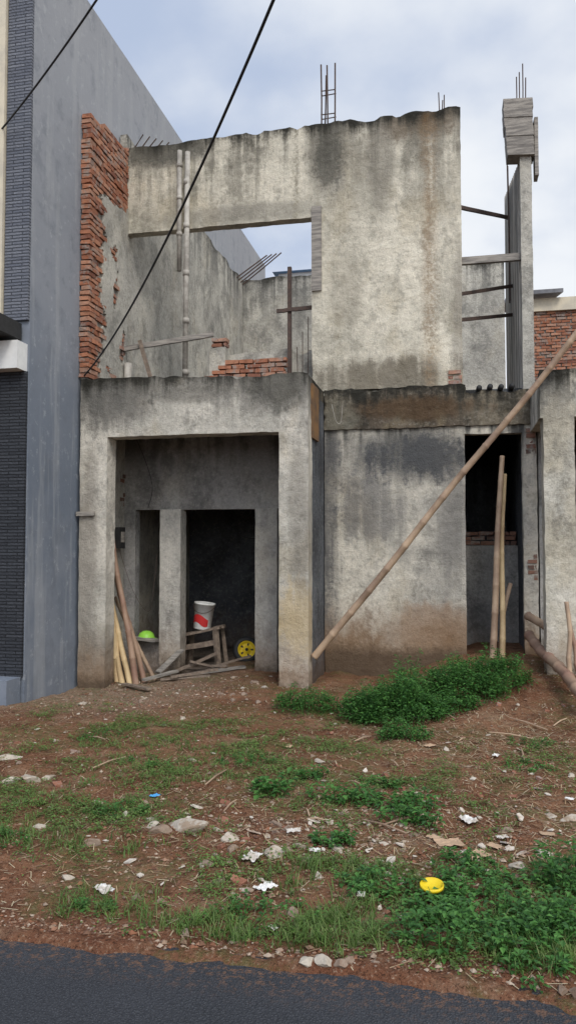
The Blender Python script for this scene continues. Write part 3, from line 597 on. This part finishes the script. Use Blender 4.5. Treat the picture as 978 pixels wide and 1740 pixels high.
for x,y,s in((-.04,4.26,.09),(.1,4.15,.08),(-.12,4.35,.05),(.2,4.35,.05),(-1.3,6.1,.05),(-.2,6.3,.06),(.5,4.6,.05)):
    place('card_scrap',random.choice(pc),x,y,s,random.uniform(0,6),.012,'torn brown card scrap on the soil','litter','card scraps on the lot')
place('blue_wrapper',pb,-1.87,4.68,.04,1,.006,'crumpled blue plastic wrapper on the soil','litter',None)
place('blue_wrapper',pb,-3.75,8.75,.06,2,.006,'crumpled blue plastic wrapper by the portico','litter',None)
lathe('yellow_lid',[(.001,.008),(.045,.008),(.048,.014),(.054,.014),(.055,0),(.001,0)],(-.11,3.63,Hd(-.11,3.63)+.065),m_yellow,tilt=Matrix.Rotation(.15,3,'X'),label='round yellow plastic lid lying among the weeds',cat='lid')
for i in range(20):
    x=random.uniform(-.9,1.3);y=random.uniform(5.6,7.2);a_=random.uniform(0,3.1);L=random.uniform(.1,.4)
    if i>10: x=random.uniform(-3,0);y=random.uniform(3.6,6)
    p=Vector((x,y,Hd(x,y)+.02));q=Vector((x+L*math.cos(a_),y+L*math.sin(a_),0));q.z=Hd(q.x,q.y)+.025
    V,Fc=tube([p,p.lerp(q,.5)+Vector((0,0,.01)),q],[.005,.006,.004],6)
    mk('dry_stick',V,Fc,m_bamboo,None,label='thin dry bamboo stick lying on the soil',cat='stick',group='dry sticks on the lot')
def clip(P):
    return P[(P[:,1]>2.98)&(P[:,1]<9.6)&(P[:,0]>-4.5)&(P[:,0]<2.6)]
P=np.vstack([np.c_[rng.uniform(-4.4,2.4,11000),rng.uniform(2.9,9.2,11000)],np.c_[rng.normal(-.4,.9,6000),rng.normal(4.2,.5,6000)],np.c_[rng.uniform(-4.2,-2.2,2500),rng.uniform(6.9,9.0,2500)],np.c_[rng.uniform(-3.5,2,2500),rng.normal(3.03,.05,2500)]])
P=clip(P);V=[];Fc=[]
ob8=[Vector(v) for v in((1,0,0),(-1,0,0),(0,1,0),(0,-1,0),(0,0,1),(0,0,-1))];of=[(0,2,4),(2,1,4),(1,3,4),(3,0,4),(2,0,5),(1,2,5),(3,1,5),(0,3,5)]
for x,y in P:
    s=min(.020,.003+rng.exponential(.0032));rz=rng.uniform(0,6.3);c_,s_=math.cos(rz),math.sin(rz);z=Hd(x,y)+s*.25;j=rng.uniform(.6,1.25,6);o=len(V)
    for k_,v in enumerate(ob8):
        a,b=v.x*s*j[k_]*1.2,v.y*s*j[k_];V.append((x+a*c_-b*s_,y+a*s_+b*c_,z+v.z*s*.65*j[k_]))
    Fc+=[tuple(q+o for q in f) for f in of]
mk('gravel',V,Fc,m_gravel,None,kind='stuff',label='small pebbles and brick crumbs scattered over the soil')
P=clip(np.vstack([np.c_[rng.uniform(-4.4,2.4,5000),rng.uniform(2.9,9.2,5000)],np.c_[rng.normal(-.2,1.0,2500),rng.normal(4.6,.9,2500)],np.c_[rng.normal(.3,.8,2500),rng.normal(6.6,.7,2500)]]));V=[];Fc=[]
for x,y in P:
    L=rng.uniform(.015,.08);a_=rng.uniform(0,6.3);w=rng.uniform(.0012,.003);dx,dy=math.cos(a_)*L,math.sin(a_)*L;z=Hd(x,y)+.006;z2=Hd(x+dx,y+dy)+rng.uniform(.003,.015);o=len(V)
    V+=[(x-dy/L*w,y+dx/L*w,z),(x+dy/L*w,y-dx/L*w,z),(x+dx+dy/L*w,y+dy-dx/L*w,z2),(x+dx-dy/L*w,y+dy+dx/L*w,z2)];Fc.append((o,o+1,o+2,o+3))
mk('dead_straw',V,Fc,m_straw,None,kind='stuff',label='dry straw and twig bits scattered over the soil')
# ---------------------------------------------------------------- vegetation
def ell(x,y,cx,cy,rx_,ry_,rot=0):
    dx,dy=x-cx,y-cy;c_,s_=math.cos(rot),math.sin(rot);u=(dx*c_+dy*s_)/rx_;v=(-dx*s_+dy*c_)/ry_;return max(0,1-(u*u+v*v))
def dens_low(x,y):
    d=1.5*ell(x,y,-2.0,5.9,1.7,1.2)+1.6*ell(x,y,-2.4,4.3,1.3,.8)+1.1*ell(x,y,-.4,5.1,1.0,.9)+1.4*ell(x,y,-.4,3.5,1.7,.7)+.6*ell(x,y,-3.3,6.6,1.0,1)+.8*ell(x,y,.6,6.0,.9,.8)+.8*ell(x,y,-1.2,7.2,.6,.6)+1.2*ell(x,y,.4,3.5,.9,.8)
    return d*max(0,.2+1.5*nz(x*2.2,y*2.2,8)+1.1*nz(x*6,y*6,3)+.6*nz(x*15,y*15,3))
def dens_tall(x,y):
    d=1.9*ell(x,y,-.85,3.25,.75,.24)+1.9*ell(x,y,.05,3.4,.8,.4,.1)+1.5*ell(x,y,.6,3.8,.45,.5)+1.4*ell(x,y,-1.57,3.25,.26,.17)+.8*ell(x,y,-2.0,5.6,1.3,.9)+1.2*ell(x,y,-2.4,4.2,1.2,.6)+.8*ell(x,y,-.4,3.8,.8,.35)+1.0*ell(x,y,.75,3.2,.5,.3)+.5*ell(x,y,-.5,5,.8,.6)
    return d*max(0,.3+1.5*nz(x*3,y*3,18)+1.1*nz(x*8,y*8,3))
V=[];Fc=[]
for _ in range(95000):
    x=rng.uniform(-4.2,2.2);y=rng.uniform(3.0,8.4)
    if rng.random()>dens_low(x,y): continue
    z=Hd(x,y)
    for k_ in range(4):
        a_=rng.uniform(0,6.3);L=rng.uniform(.006,.018);px=x+rng.normal(0,.012);py=y+rng.normal(0,.012);pz=z+rng.uniform(.004,.03);t=rng.uniform(-.3,.7)
        dx,dy=math.cos(a_)*L,math.sin(a_)*L;o=len(V)
        V+=[(px,py,pz),(px+dx*.5-dy*.45,py+dy*.5+dx*.45,pz+L*.5*t+.002),(px+dx,py+dy,pz+L*t),(px+dx*.5+dy*.45,py+dy*.5-dx*.45,pz+L*.5*t+.002)];Fc.append((o,o+1,o+2,o+3))
mk('ground_cover',V,Fc,m_grass,None,kind='stuff',label='low creeping green ground cover on the soil')
V=[];Fc=[]
def blade(x,y,z,L,w,a_,lean):
    dx,dy=math.cos(a_),math.sin(a_);o=len(V)
    for t,ww in((0,1),(.4,.85),(.75,.55)):
        h=L*t*(1-.35*lean*t);r=L*lean*t*t
        V.append((x+dx*r-dy*w*ww,y+dy*r+dx*w*ww,z+h));V.append((x+dx*r+dy*w*ww,y+dy*r-dx*w*ww,z+h))
    V.append((x+dx*L*lean,y+dy*L*lean,z+L*(1-.45*lean)))
    Fc.extend([(o,o+1,o+3,o+2),(o+2,o+3,o+5,o+4),(o+4,o+5,o+6)])
for _ in range(45000):
    x=rng.uniform(-4.2,2.0);y=rng.uniform(3.0,8.2)
    if rng.random()>dens_tall(x,y)*.5: continue
    z=Hd(x,y)-.003;tall=1.0 if y<4 else .6
    for k_ in range(7):
        blade(x+rng.normal(0,.014),y+rng.normal(0,.014),z,rng.uniform(.025,.10)*tall,rng.uniform(.0014,.003),rng.uniform(0,6.3),rng.uniform(.3,1.3))
mk('grass',V,Fc,m_grass,None,kind='stuff',label='short green grass tufts on the soil')
def weed(name,cx,cy,rx_,ry_,hgt,nst,lf,label,cat,rot=0,group=None,nl=26,spread=.5):
    V=[];Fc=[]
    for _ in range(nst):
        a_=rng.uniform(0,6.3);q=math.sqrt(rng.random());u=rx_*q*math.cos(a_);v=ry_*q*math.sin(a_)
        x=cx+u*math.cos(rot)-v*math.sin(rot);y=cy+u*math.sin(rot)+v*math.cos(rot);z=Hd(x,y)
        h=hgt*rng.uniform(.5,1.15)*(1-.55*q*q)*(1+.8*nz(x*3,y*3,6));b_=rng.uniform(0,6.3);ln=rng.uniform(0,spread)*h
        top=Vector((x+math.cos(b_)*ln,y+math.sin(b_)*ln,z+h));bt=Vector((x,y,z-.01))
        tube([bt,bt.lerp(top,.5)+Vector((0,0,.01)),top],[.0025,.002,.001],4,V,Fc,False)
        for k_ in range(nl):
            t=rng.uniform(.15,1)**.7;p=bt.lerp(top,t);a2=rng.uniform(0,6.3);out=rng.uniform(.0,.10)*(1.15-t)*min(1,hgt*4)+.006
            d=Vector((math.cos(a2),math.sin(a2),rng.uniform(-.35,.6))).normalized();p=p+d*out;L=lf*rng.uniform(.6,1.25);sd=d.cross(Vector((0,0,1))).normalized()*L*.34;up=Vector((0,0,L*.12))
            o=len(V);V.extend([p,p+d*L*.45+sd+up,p+d*L-up,p+d*L*.45-sd+up]);Fc.extend([(o,o+1,o+2),(o,o+2,o+3)])
    return mk(name,V,Fc,m_leaf,None,label=label,cat=cat,group=group)
weed('weed_bush',-.16,7.80,1.08,.50,.36,480,.036,'dense bright green weed bush in front of the lower wall','bush',rot=.72)
weed('weed_bush',-.55,7.30,.50,.38,.32,160,.036,'dense bright green weed bush in front of the lower wall','bush')
weed('weed_bush',-1.42,7.45,.34,.24,.26,75,.030,'small dark green weed clump beside the portico pillar','bush')
weed('weed_bush',-.43,6.55,.22,.18,.18,45,.030,'low green weed clump on the soil','bush')
g='broad leaved weeds on the lot'
for x,y,rr,h,n,lf in((-1.16,4.96,.10,.19,12,.055),(-.67,4.94,.24,.12,30,.036),(-.28,4.85,.17,.14,26,.036),(-.27,4.55,.15,.13,24,.036),(-.5,5.35,.15,.07,16,.03),(-.67,4.22,.12,.10,16,.036),(-.36,3.67,.2,.09,30,.03),(.1,3.5,.3,.15,80,.030),(.32,3.3,.24,.14,52,.030),(-.05,3.25,.22,.13,44,.030),(.58,3.85,.24,.20,56,.038),(.75,3.6,.22,.18,44,.038),(.45,3.45,.22,.15,44,.032),(.28,3.08,.12,.10,16,.028),(-1.57,3.24,.1,.05,12,.02),(-2.2,5.4,.2,.05,20,.02),(-1.5,5.6,.25,.06,24,.02),(-2.9,6.1,.2,.05,18,.022),(.5,5.9,.2,.07,18,.024),(.05,4.0,.2,.08,22,.028),(-1.0,5.35,.12,.09,14,.032),(-2.4,3.9,.2,.05,20,.02),(.6,6.6,.2,.08,20,.022),(-.85,3.3,.3,.06,34,.022),(-2.0,4.4,.2,.06,20,.024),(.1,3.8,.2,.1,30,.03)):
    weed('weed_plant',x,y,rr,rr*.7,h,n,lf,'leafy green weed growing from the soil','weed',group=g,nl=12,spread=.9)
# ---------------------------------------------------------------- world, sun, camera
w=bpy.data.worlds.new('World');scn.world=w;w.use_nodes=True;nt=w.node_tree;nt.nodes.clear()
N=lambda t:nt.nodes.new(t);L=nt.links.new
out=N('ShaderNodeOutputWorld');bg=N('ShaderNodeBackground');bg.inputs[1].default_value=0.1;L(bg.outputs[0],out.inputs[0])
S=Vector((0.30,-0.62,0.72)).normalized()
sky=N('ShaderNodeTexSky');sky.sky_type='NISHITA';sky.sun_disc=False;sky.sun_elevation=math.asin(S.z);sky.sun_rotation=math.atan2(S.x,S.y)
tc=N('ShaderNodeTexCoord');sp=N('ShaderNodeSeparateXYZ');L(tc.outputs['Generated'],sp.inputs[0])
def wm_(op,a,b=0.):
    n=N('ShaderNodeMath');n.operation=op
    for i,v in enumerate((a,b)):
        if isinstance(v,bpy.types.NodeSocket): L(v,n.inputs[i])
        else: n.inputs[i].default_value=v
    return n.outputs[0]
def wr(v,a,b,c=0.,d=1.):
    n=N('ShaderNodeMapRange');n.interpolation_type='SMOOTHSTEP';L(v,n.inputs[0])
    for i,q in enumerate((a,b,c,d)): n.inputs[i+1].default_value=q
    return n.outputs[0]
def wx(f,a,b):
    n=N('ShaderNodeMix');n.data_type='RGBA'
    for i,v in((0,f),(6,a),(7,b)):
        if isinstance(v,bpy.types.NodeSocket): L(v,n.inputs[i])
        elif isinstance(v,tuple): n.inputs[i].default_value=v+(1,)
        else: n.inputs[i].default_value=v
    return n.outputs[2]
den=wm_('ADD',wm_('MAXIMUM',sp.outputs[2],0.),.35)
cb=N('ShaderNodeCombineXYZ');L(wm_('DIVIDE',sp.outputs[0],den),cb.inputs[0]);L(wm_('DIVIDE',sp.outputs[1],den),cb.inputs[1])
def wn(scale,det,off=(0,0,0)):
    va=N('ShaderNodeVectorMath');va.operation='ADD';L(cb.outputs[0],va.inputs[0]);va.inputs[1].default_value=off
    n=N('ShaderNodeTexNoise');n.inputs['Scale'].default_value=scale;n.inputs['Detail'].default_value=det;n.inputs['Roughness'].default_value=.5;L(va.outputs[0],n.inputs[0]);return n.outputs[0]
c1=wn(1.6,4,(3,1,0));c2=wn(4.2,5,(7,2,0))
k1=wm_('ADD',wm_('MULTIPLY',c1,.65),wm_('MULTIPLY',c2,.35))
k1=wm_('ADD',k1,wm_('MULTIPLY',sp.outputs[0],.30))
k1=wm_('SUBTRACT',k1,wm_('MULTIPLY',sp.outputs[2],.30))
cl_=wx(wr(k1,.20,.44),(4.9,5.8,7.6),(9.3,9.6,10.0))
mixed=wx(.95,sky.outputs[0],cl_)
dt=N('ShaderNodeVectorMath');dt.operation='DOT_PRODUCT';L(tc.outputs['Generated'],dt.inputs[0]);dt.inputs[1].default_value=S
gl=wm_('MULTIPLY',wm_('POWER',wm_('MAXIMUM',dt.outputs['Value'],0.),2.5),1.4)
sc=N('ShaderNodeVectorMath');sc.operation='SCALE';L(mixed,sc.inputs[0]);L(wm_('ADD',gl,1.),sc.inputs['Scale'])
L(sc.outputs[0],bg.inputs[0])
sl=bpy.data.lights.new('sun','SUN');sl.energy=1.5;sl.angle=math.radians(16);sl.color=(1,.95,.88)
so=bpy.data.objects.new('sun',sl);so.rotation_euler=S.to_track_quat('Z','Y').to_euler();col.objects.link(so)
cd=bpy.data.cameras.new('camera');cd.sensor_fit='VERTICAL';cd.sensor_height=24;cd.lens=1307/1740*24;cd.clip_end=2000;cd.clip_start=.05
co=bpy.data.objects.new('camera',cd);co.location=(0,0,1.6);co.rotation_euler=(math.radians(92.6),0,math.radians(12.1));col.objects.link(co);scn.camera=co
scn.view_settings.view_transform='Standard';scn.view_settings.look='None';scn.view_settings.exposure=0
